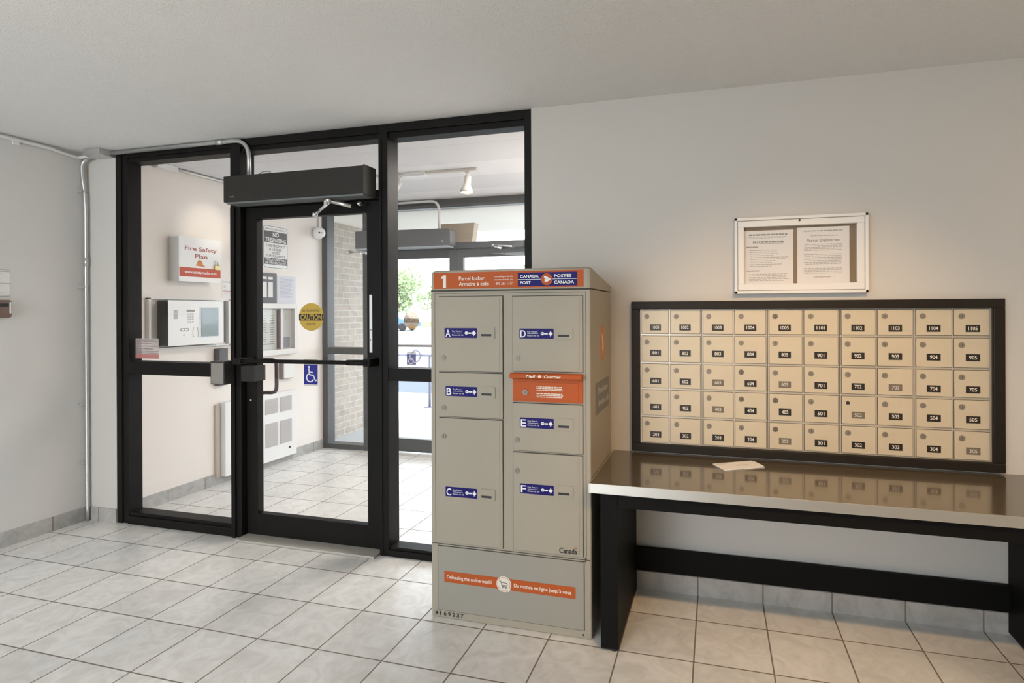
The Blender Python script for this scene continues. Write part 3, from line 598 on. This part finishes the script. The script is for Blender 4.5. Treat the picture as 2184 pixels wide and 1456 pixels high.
m = MB(); A = [math.radians(a) for a in range(-100, 151, 10)]; m.tube([(-.20+.075*math.cos(a), 4.60, .755+.085*math.sin(a)) for a in A], .012); m.build('hoop', RAILM, rl)
def tree(x, y, h, r, label):
    t = thing('tree', label, 'tree', (x, y, -.06), 'trees across the street')
    m = MB(); m.tube([(x, y, -.06), (x+.1, y, h*.3), (x, y, h*.6)], [.3, .22, .1], seg=8); m.build('trunk', BARK, t)
    m = MB(); rng = random.Random(int(x*13+y))
    cl = [(Vector((rng.gauss(0, .42), rng.gauss(0, .42), rng.uniform(-.6, .9)))*r, r*rng.uniform(.3, .55)) for _ in range(16)]
    for _ in range(2600):
        c, cr = rng.choice(cl); d = Vector((rng.gauss(0, 1), rng.gauss(0, 1), rng.gauss(0, 1))).normalized()
        p = Vector((x, y, h*.62))+c+d*cr*rng.uniform(.7, 1.05); s = rng.uniform(.12, .26)
        a = Vector((rng.gauss(0, 1), rng.gauss(0, 1), rng.gauss(0, 1))).normalized(); b = a.orthogonal().normalized()
        m.add([p-a*s, p-b*s*.6, p+a*s, p+b*s*.6], [(0, 1, 2, 3)])
    m.build('foliage', LEAF, t)
tree(-27.5, 47, 5.4, 2.4, 'green tree seen through the outer door beside the brick wall')
tree(-30.5, 62, 6.0, 2.7, 'green tree standing behind the far house, seen past the locker')
tree(-12.6, 45, 5.0, 2.0, 'pale green tree seen in the right outer door above the locker')
hs = thing('house', 'pale house with a grey gable roof across the street', 'house', (-22.5, 50, -.06))
hx, hy = -21.8, 50
B(hx-2.4, hx+5, hy, hy+6, -.06, 1.9).build('walls', SIDING, hs)
MB().prism(frame((0, hy-.4, 0), X, Z), [(hx-2.8, 1.85), (hx+5.4, 1.85), (hx+1.3, 3.7)], -7, 0).build('roof', ROOF, hs)
for u in (-1.6, .8, 3.2): B(hx+u, hx+u+1.1, hy-.05, hy, .6, 1.6).build('window', DGLASS, hs)
tag(B(hx-3.5, hx+10, hy-3, hy-2.2, -.06, .5).build('hedge', LEAF), 'low green hedge in front of the far house', 'hedge')
cx, cyy = -20.6, 36.5
cr = thing('car', 'blue car parked across the street', 'car', (cx, cyy, -.06))
pr = [(-2.0, .28), (2.1, .28), (2.15, .62), (1.95, .82), (1.1, .92), (.55, 1.40), (-1.0, 1.42), (-1.75, .98), (-2.1, .9)]
MB().prism(frame((cx-.6, cyy-.8, 0), X, Z), pr, -1.6, 0).build('body', CARB, cr, .06)
m = MB(); m.prism(frame((cx-.6, cyy-.81, 0), X, Z), [(-1.45, .95), (.9, .95), (.48, 1.34), (-.95, 1.35)], -1.58, 0); m.build('window', DGLASS, cr)
for dx in (-1.35, 1.3):
    for yy in (-.82, .62): MB().lathe((cx-.6+dx, cyy+yy, .26), Y, [(.2, 0), (.32, .02), (.32, .18), (.2, .2)], seg=20).build('wheel', TYRE, cr)
bl = thing('building', 'large pale building far across the street behind the right outer door', 'building', (2, 56, -.06))
B(-9, 13, 56, 61, -.06, 5.6).build('walls', mat('pale_render', (.80, .80, .80), .7), bl)
for i in range(6):
    for k in range(1): B(-7.5+i*3.4, -5.6+i*3.4, 55.9, 56, 2.0, 4.0).build('window', mat('pale_window', (.55, .6, .66), .2) if 'pale_window' not in bpy.data.materials else bpy.data.materials['pale_window'], bl)

# ------------------------------------------------------------------ parcel locker
LX0, LX1, LY0, LY1 = 2.907, 3.672, -.50, -.03
pl = thing('parcel_locker', 'tall cream parcel locker cabinet with orange header standing before the wall', 'parcel locker', (3.29, -.27, 0))
B(LX0, LX1, LY0, LY1, 0, 1.517).build('cabinet', LOCK, pl, .006)
F = back(LY0)
# hood: wedge with rounded left front corner
prof = [(LY0-.006, 1.520), (LY0-.006, 1.604), (LY0+.012, 1.612), (LY0+.04, 1.610), (LY1, 1.545), (LY1, 1.520)]
m = MB(); k = len(prof); N_ = []
xs = [(LX0-.002, .022), (LX0+.004, .010), (LX0+.014, .003), (LX0+.03, 0), (LX1-.012, 0), (LX1-.002, .004), (LX1+.002, .012)]
for x, ins in xs: N_ += [(x, max(y, LY0-.006+ins) if y < LY0+.03 else y, z-(ins*.6 if z > 1.56 else 0)) for y, z in prof]
fs = [(i*k+j, i*k+(j+1) % k, (i+1)*k+(j+1) % k, (i+1)*k+j) for i in range(len(xs)-1) for j in range(k)]
fs += [tuple(range(k)), tuple(reversed(range((len(xs)-1)*k, len(xs)*k)))]
m.add(N_, fs); hood = m.build('hood', LOCK, pl)
bm = bmesh.new(); bm.from_mesh(hood.data); bmesh.ops.recalc_face_normals(bm, faces=bm.faces); bm.to_mesh(hood.data); bm.free()
B(LX0+.004, LX1-.004, LY0-.001, LY1, 1.514, 1.522).build('hood_gap', SEAM, pl)
FH = back(LY0-.006); m = MB()
m.fbox(FH, LX0+.02, 3.644, 1.526, 1.600, .0002, .0009, 0)
m.prism(FH, [(2.976, 1.531), (2.991, 1.531), (2.991, 1.588), (2.979, 1.588), (2.966, 1.579), (2.966, 1.571), (2.976, 1.574)], .0012, .0016, 1)
m.text(FH, 'Parcel locker', 3.056, 3.183, 1.563, 1.581, .0014, 1, .012); m.text(FH, 'Armoire \u00e0 colis', 3.056, 3.204, 1.539, 1.556, .0014, 1, .012)
m.text(FH, 'canadapost.ca', 3.228, 3.318, 1.574, 1.583, .0014, 1); m.text(FH, 'postescanada.ca', 3.228, 3.318, 1.560, 1.568, .0014, 1); m.text(FH, '1 800 267-1177', 3.228, 3.318, 1.540, 1.553, .0014, 1)
hb = m.build('header_band', [ORANGE, CREAMT], pl, label='orange header band with cream lettering')
m = MB(); u0, u1, v0, v1 = 3.343, 3.615, 1.532, 1.592
m.fbox(FH, u0, u1, v0, v1, .0012, .0022, 0); m.fbox(FH, u0, u1, 1.5605, 1.5625, .0023, .0026, 1)
m.disc(FH, 3.478, 1.561, .0265, .0265, .0027, .0033, 2)
def wing(m, fr, u, v, r, n0, n1, mi):
    m.prism(fr, [(u-r*.55, v+r*.55), (u-r*.1, v+r*.5), (u+r*.75, v+r*.02), (u-r*.3, v+r*.05)], n0, n1, mi)
    m.prism(fr, [(u+r*.75, v+r*.02), (u-r*.3, v-.02*r), (u-r*.55, v-r*.15), (u-r*.2, v-r*.18), (u-r*.45, v-r*.35), (u-r*.1, v-r*.36), (u-r*.32, v-r*.55), (u+r*.15, v-r*.38)][::-1], n0, n1, mi)
wing(m, FH, 3.478, 1.561, .0265, .0034, .0038, 1)
for s_, a, b, c, d_ in (('CANADA', 3.354, 3.441, 1.569, 1.582), ('POST', 3.354, 3.404, 1.541, 1.554), ('POSTES', 3.512, 3.590, 1.569, 1.582), ('CANADA', 3.512, 3.602, 1.541, 1.554)): m.text(FH, s_, a, b, c, d_, .003, 1, .02)
m.build('post_sign', [NAVY, WHITE, ORANGE], pl, label='navy sign with white words and a round orange emblem')
# seams of the front
m = MB()
for a in ((LX0+.022, LX0+.0235, .345, 1.505), (LX1-.022, LX1-.0205, .345, 1.505), (LX0+.022, LX1-.0205, 1.503, 1.5045), (LX0+.004, LX1-.004, .3425, .3455)): m.fbox(F, *a, .0002, .0008)
m.build('front_seam', SEAM, pl)
def lock_cyl(u, v, r, parent, fr=None, mt=None):
    m = MB(); fr = fr or F; m.disc(fr, u, v, r, r, .006, .010, 0, 20); m.disc(fr, u, v, r*.68, r*.68, .010, .0125, 0, 16); m.fbox(fr, u-.0012, u+.0012, v-r*.4, v+r*.4, .0126, .013, 1)
    return m.build('lock', [mt or CYL, INK], parent)
def locker_door(letter, u0, u1, v0, v1, su0, su1, sv0, sv1, ku, kv):
    g = MB(); g.fbox(F, u0-.003, u1+.003, v0-.003, v1+.003, .0003, .0012, 0); g.fbox(F, u0, u1, v0, v1, .0012, .007, 1)
    g.fbox(F, u1-.018, u1-.013, v0+.01, v1-.01, .007, .0085, 1)
    d = g.build('locker_door', [SEAM, LOCK], pl, .0012, label='locker door lettered '+letter)
    lock_cyl(ku, kv, .0125, d)
    m = MB(); w = su1-su0; h = sv1-sv0; U = lambda a: su0+w*a
    T = lambda b: sv0+h*b
    m.rrect(F, su0, su1, sv0, sv1, .003, .0075, .0082, 0); n = .0085
    m.text(F, letter, U(.03), U(.185), T(.12), T(.84), n, 1, .012)
    m.text(F, 'Key Return', U(.235), U(.53), T(.62), T(.78), n, 1); m.text(F, 'Retour de cl\u00e9', U(.235), U(.58), T(.22), T(.38), n, 1); m.fbox(F, U(.235), U(.55), T(.48), T(.51), n, n+.0003, 1)
    m.disc(F, U(.68), T(.5), w*.052, w*.046, n, n+.0004, 1, 18); m.disc(F, U(.665), T(.5), w*.013, w*.013, n+.0005, n+.0007, 0, 10); m.fbox(F, U(.71), U(.835), T(.42), T(.56), n, n+.0004, 1)
    m.prism(F, [(U(.86), T(.36)), (U(.90), T(.36)), (U(.90), T(.20)), (U(.98), T(.49)), (U(.90), T(.78)), (U(.90), T(.62)), (U(.86), T(.62))], n, n+.0004, 1)
    m.build('key_sticker', [NAVY, WHITE], d)
    pu0 = su1+.016; m = MB(); m.rrect(F, pu0, pu0+.072, (sv0+sv1)/2-.026, (sv0+sv1)/2+.026, .004, .007, .0105, 0); m.fbox(F, pu0+.006, pu0+.055, (sv0+sv1)/2-.014, (sv0+sv1)/2-.004, .0106, .0112, 1)
    m.build('key_slot', [LOCK, INK], d)
locker_door('A', 2.953, 3.268, 1.148, 1.489, 2.983, 3.145, 1.300, 1.345, 2.977, 1.208)
locker_door('B', 2.953, 3.268, .938, 1.139, 2.987, 3.145, 1.032, 1.077, 2.978, .977)
locker_door('C', 2.953, 3.266, .356, .929, 2.985, 3.143, .569, .614, 2.978, .845)
locker_door('D', 3.316, 3.637, 1.156, 1.487, 3.350, 3.508, 1.300, 1.344, 3.340, 1.211)
locker_door('E', 3.318, 3.636, .802, 1.012, 3.350, 3.507, .904, .949, 3.338, .848)
locker_door('F', 3.318, 3.635, .358, .792, 3.349, 3.506, .612, .656, 3.336, .711)
m = MB(); m.text(F, 'Canada', 3.530, 3.611, .367, .390, .0080, 0, .02); m.fbox(F, 3.599, 3.611, .391, .396, .0075, .0079, 1); m.build('wordmark', [INK, ORANGE], pl)
ms = MB(); ms.fbox(F, 3.318, 3.637, 1.021, 1.148, .0005, .010); ms.fbox(F, 3.338, 3.62, 1.03, 1.108, .010, .0115)
msl = ms.build('mail_slot', ORANGE, pl, .002, label='orange letter slot panel')
m = MB(); m.prism(frame((0, 0, 0), Y, Z), [(LY0-.010, 1.148), (LY0-.030, 1.146), (LY0-.034, 1.136), (LY0-.034, 1.126), (LY0-.010, 1.120)], 3.310, 3.640); m.build('flap', ORANGE, msl, .003)
FL = back(LY0-.0345); m = MB(); m.text(FL, 'Mail', 3.388, 3.432, 1.130, 1.142, 0, 0, .025, .25); m.text(FL, 'Courrier', 3.472, 3.548, 1.130, 1.142, 0, 0, .025, .25); m.disc(FL, 3.452, 1.136, .008, .006, 0, .0006, 0); m.build('flap_lettering', CREAMT, msl)
lock_cyl(3.378, 1.062, .0125, msl, frame((0, LY0-.006, 0), X, Z))
m = MB(); FS = back(LY0-.0115); m.bars(FS, 3.43, 3.552, 1.070, 1.092, 3, .0002, 0, .5, .05); m.bars(FS, 3.43, 3.552, 1.040, 1.062, 3, .0002, 0, .5, .08); m.build('slot_print', CREAMT, msl)
# lower panel
m = MB(); m.fbox(F, 2.94, 3.642, .036, .337, .0003, .0012, 1); m.fbox(F, 2.943, 3.639, .039, .334, .0012, .004, 0); lp = m.build('lower_panel', [LOCKG, SEAM], pl, .001, label='grey lower panel with an orange banner')
m = MB(); n = .0045
m.fbox(F, 2.975, 3.602, .171, .222, n, n+.0008, 0)
m.text(F, 'Delivering the online world', 2.989, 3.21, .189, .205, n+.0013, 1, .016); m.text(F, "Du monde en ligne jusqu'\u00e0 vous", 3.318, 3.582, .189, .205, n+.0013, 1, .016)
m.disc(F, 3.27, .196, .0355, .0355, n+.0010, n+.0016, 1); m.ring(F, 3.27, .196, .031, .0295, n+.0017, n+.0021, 0)
c_ = lambda a, b: (3.27+a*.001, .196+b*.001)
for p, q in (((-22, 12), (-14, 12)), ((-14, 12), (-9, -9)), ((-12, 8), (17, 5)), ((17, 5), (15, -5)), ((15, -5), (-10, -5)), ((-9, -11), (15, -11))): m.line(F, c_(*p), c_(*q), .0035, n+.0018, n+.0022, 2)
for a in (-5, 10): m.disc(F, 3.27+a*.001, .180, .0035, .0035, n+.0018, n+.0022, 2, 12)
m.prism(F, [c_(18, -8), c_(36, -24), c_(28, -25), c_(24, -33), c_(19, -31)][::-1], n+.0024, n+.0028, 1)
m.build('web_banner', [ORANGE, CREAMT, MGREY], lp)
m = MB(); t_ = 'M169237'
for i, ch in enumerate(t_): m.text(F, ch, 2.927+i*.0215, 2.927+i*.0215+(.013 if ch != '1' else .006), .013, .030, .0012, 0, .03)
m.build('serial_lettering', INK, pl)
m = MB()
for v in (.338, .35): m.disc(F, 3.646, v, .003, .003, .0005, .003, 0, 10)
m.disc(F, 3.634, .018, .005, .005, .0004, .001, 0, 10); m.build('rivet', SEAM, pl)
S_ = side(LX1); m = MB(); m.disc(S_, -.237, 1.268, .045, .088, .0003, .0008, 0, 40)
m.prism(S_, [(-.262, 1.318), (-.245, 1.30), (-.222, 1.268), (-.25, 1.262)][::-1], .001, .0014, 1); m.prism(S_, [(-.222, 1.266), (-.25, 1.258), (-.258, 1.246), (-.24, 1.248), (-.254, 1.232), (-.238, 1.236), (-.25, 1.215), (-.228, 1.232)], .001, .0014, 1)
m.build('side_emblem', [mat('emblem_orange', (.60, .22, .04), .45), CREAMT], pl, label='orange oval emblem on the side')
m = MB(); m.fbox(S_, -.405, -.092, .95, 1.095, .0003, .0008, 0); m.text(S_, 'Parcel locker', -.345, -.125, 1.038, 1.068, .0012, 1, .012); m.text(S_, 'Armoire \u00e0 colis', -.345, -.105, .982, 1.012, .0012, 1, .012); m.build('side_panel_print', [MGREY, LGREY], pl, label='grey side panel with pale lettering')

# ------------------------------------------------------------------ mailboxes
mb = thing('mailbox_bank', 'bank of fifty cream apartment mailboxes in a dark wall frame', 'mailboxes', (4.6, 0, .70))
x0, x1, z0, z1 = 3.778, 5.410, .709, 1.468
m = MB()
for a in ((x0, x1, z1-.041, z1), (x0, x1, z0, z0+.041), (x0, x0+.042, z0+.041, z1-.041), (x1-.044, x1, z0+.041, z1-.041)): m.fbox(back(-.0005), *a, 0, .032)
m.build('frame', DKWOOD, mb, .003)
B(3.82, 5.366, -.010, -.0005, .75, 1.427).build('panel', BOXF, mb)
xe = [3.822, 3.969, 4.127, 4.280, 4.436, 4.595, 4.754, 4.909, 5.063, 5.216, 5.365]; ze = [1.428, 1.299, 1.157, 1.025, .886, .750]
P_ = back(-.010)
m = MB()
for i in (2, 4, 6, 8): m.fbox(P_, xe[i]-.0012, xe[i]+.0012, .752, 1.426, .0002, .0008)
m.build('unit_joint', SEAM, mb)
rows = [(10, 11), (8, 9), (6, 7), (4, 5), (2, 3)]
for r_ in range(5):
    for c in range(10):
        num = '%d0%d' % (rows[r_][0 if c < 5 else 1], c % 5+1)
        a, b, zt, zb = xe[c]+(.008 if c % 2 == 0 else .005), xe[c+1]-(.008 if c % 2 == 1 else .005), ze[r_]-.006, ze[r_+1]+.007
        g = MB(); g.fbox(P_, a-.002, b+.002, zb-.002, zt+.002, .0003, .001, 1); g.fbox(P_, a, b, zb, zt, .001, .0055, 0)
        d = g.build('mailbox_door', [BOXM, SEAM], mb, .001, label='mailbox door numbered '+num)
        ku, kv = xe[c]+.034, ze[r_]-.036
        g = MB()
        if num == '502': g.disc(P_, ku, kv, .0085, .0085, .0056, .0062, 1, 16)
        else:
            g.disc(P_, ku, kv, .0125, .0125, .0055, .0085, 0, 20); g.disc(P_, ku, kv, .0085, .0085, .0085, .0105, 0, 16); g.fbox(P_, ku-.0008, ku+.0008, kv-.004, kv+.004, .0106, .0110, 1)
        g.build('lock', [CYLD if num in ('1005', '205', '604', '404', '405') else CYL, INK], d)
        pu, pv = xe[c]+.077, ze[r_]-.091
        faded = num in ('603', '605', '502', '205', '305', '403', '703')
        g = MB(); g.fbox(P_, pu-.0275, pu+.0275, pv-.0155, pv+.0155, .0056, .0068, 0)
        w = .036 if len(num) == 4 else .030
        g.text(P_, num, pu-w/2, pu+w/2, pv-.0075, pv+.0085, .0072, 1, .015)
        g.build('number_plate', [PLATEF if faded else PLATE, LGREY if faded else CREAMT], d)

# ------------------------------------------------------------------ notice case
nc = thing('notice_case', 'white framed notice case on the wall above the mailboxes', 'notice board', (4.58, 0, 1.5))
x0, x1, z0, z1 = 4.284, 4.872, 1.501, 1.867; G = back(-.0005)
m = MB()
for a in ((x0, x1, z1-.014, z1), (x0, x1, z0, z0+.014), (x0, x0+.014, z0, z1), (x1-.014, x1, z0, z1)): m.fbox(G, *a, 0, .04)
m.build('outer_frame', CASEW, nc, .002)
m = MB(); i = .016
for a in ((x0+i, x1-i, z1-.045, z1-i), (x0+i, x1-i, z0+i, z0+.047), (x0+i, x0+.044, z0+.047, z1-.045), (x1-.047, x1-i, z0+.047, z1-.045)): m.fbox(G, *a, 0, .037)
m.build('door_frame', CASEW, nc, .002)
m = MB()
for a in ((x0+.014, x1-.014, z1-.0165, z1-.0135), (x0+.014, x1-.014, z0+.0135, z0+.0165), (x0+.0135, x0+.0165, z0+.015, z1-.015), (x1-.0165, x1-.0135, z0+.015, z1-.015)): m.fbox(G, *a, .02, .0365)
m.build('door_gap', MGREY, nc)
B(x0+.03, x1-.03, -.008, -.001, z0+.03, z1-.03).build('backing', CORK, nc)
MB().disc(back(-.0375), 4.578, 1.845, .005, .005, 0, .003).build('keyhole', INK, nc)
B(x0+.044, x1-.047, -.0335, -.031, z0+.047, z1-.045).build('glass', GLASS, nc)
QF = back(-.0085)
m = MB(); m.fbox(QF, 4.322, 4.553, 1.541, 1.806, 0, .001, 0)
m.bars(QF, 4.352, 4.528, 1.779, 1.793, 1, .0011, 1, .5, 0); m.bars(QF, 4.352, 4.528, 1.768, 1.778, 2, .0011, 2, .4, .1); m.bars(QF, 4.37, 4.51, 1.745, 1.757, 1, .0011, 1, .7, 0); m.fbox(QF, 4.37, 4.51, 1.742, 1.744, .0011, .0014, 1)
m.bars(QF, 4.34, 4.40, 1.722, 1.732, 1, .0011, 1, .5, .1); m.bars(QF, 4.355, 4.535, 1.63, 1.715, 10, .0011, 2, .32, .45); m.bars(QF, 4.34, 4.40, 1.607, 1.617, 1, .0011, 1, .5, .1); m.bars(QF, 4.352, 4.538, 1.56, 1.60, 5, .0011, 2, .35, .15)
tag(m.build('notice_sheet', [PAPER, INKG, mat('fine_print', (.42, .41, .40), .7)]), 'typed notice sheet on the left in the white notice case', 'paper')
m = MB(); FP = bpy.data.materials['fine_print']; m.fbox(QF, 4.571, 4.798, 1.545, 1.813, 0, .001, 0)
m.bars(QF, 4.60, 4.77, 1.79, 1.80, 1, .0011, 2, .5, .1, True); m.bars(QF, 4.63, 4.75, 1.768, 1.776, 1, .0011, 2, .4, .1, True)
m.text(QF, 'Parcel Deliveries', 4.613, 4.756, 1.744, 1.758, .0014, 1, .02)
m.bars(QF, 4.598, 4.77, 1.70, 1.735, 5, .0011, 2, .38, .06, True); m.bars(QF, 4.60, 4.768, 1.635, 1.688, 7, .0011, 2, .38, .08, True); m.bars(QF, 4.598, 4.768, 1.592, 1.622, 4, .0011, 2, .38, .08, True); m.bars(QF, 4.64, 4.72, 1.572, 1.582, 1, .0011, 2, .4, .1, True)
tag(m.build('notice_sheet', [PAPER, INKG, FP]), 'sheet headed Parcel Deliveries on the right in the white notice case', 'paper')

# ------------------------------------------------------------------ table and envelope
tb = thing('table', 'long black table with a glossy brown-grey top below the mailboxes', 'table', (4.6, -.28, 0))
TX0, TX1 = 3.682, 5.56
B(TX0, TX1, -.568, -.002, .664, .700).build('table_top', TABTOP, tb, .002)
m = B(TX0-.003, TX1, -.573, -.568, .660, .7005); m.box(TX0-.005, TX0, -.573, -.002, .66, .7005); m.build('edge_band', EDGE, tb, .001)
B(3.798, 5.425, -.556, -.534, .602, .664).build('apron', LEGM, tb, .002)
B(3.798, 5.425, -.034, -.010, .107, .222).build('stretcher', LEGM, tb, .002)
for a, b, c, d in ((3.724, 3.762, 3.758, 3.798), (5.461, 5.50, 5.425, 5.465)):
    m = B(a, b, -.558, -.50, .012, .664); m.box(c, d, -.558, -.012, .012, .664)
    l = m.build('leg', LEGM, tb, .002)
    MB().lathe(((c+d)/2, -.535, 0), Z, [(.016, 0), (.02, .004), (.02, .012)], seg=16).build('glide', INK, l)
e = lambda x, y, z: Vector((x, y, z))
m = MB(); pts = [(4.149, -.163), (4.230, -.252), (4.409, -.154), (4.372, -.067)]
P4 = [Vector((*p, 0)) for p in pts]
fr = (Vector((4.23, -.252, .7008)), (P4[2]-P4[1]).normalized(), Z.cross((P4[2]-P4[1]).normalized()), Z)
m.fbox(fr, 0, .205, 0, .108, 0, .003, 0)
m.fbox(fr, .012, .06, .085, .098, .0031, .0034, 1); m.bars(fr, .09, .16, .04, .065, 3, .0031, 1, .4)
m.prism(fr, [(.205, .02), (.215, .024), (.215, .1), (.205, .108)], 0, .001, 0)
tag(m.build('envelope', [PAPER, LGREY], None, .0006), 'white envelope lying on the glossy table below the mailboxes', 'envelope')

# fittings added out of frame to hold the lobby fill lamps
o = thing('added_fitting', 'square hanging uplighter behind the camera', 'light', (2.4, -3.1, H)); B(1.78, 3.02, -3.72, -2.48, 1.95, 1.985).build('tray', PLASW, o, .004)
m = MB()
for x in (1.8, 3.0): m.tube([(x, -3.1, 1.98), (x, -3.1, H-.001)], .006)
m.build('rod', GALV, o)
o = thing('added_spot_fitting', 'warm ceiling downlight out of frame aimed at the mailboxes', 'light', (4.75, -2.0, H)); MB().lathe((4.75, -2.0, H-.001), -Z, [(.06, 0), (.06, .02), (.045, .03)]).build('trim_ring', PLASW, o)
o = thing('added_fitting', 'square warm ceiling panel behind the camera at the right', 'light', (6.9, -1.7, H)); B(6.4, 7.4, -2.2, -1.2, 2.46, H-.001).build('tray', PLASW, o, .004)
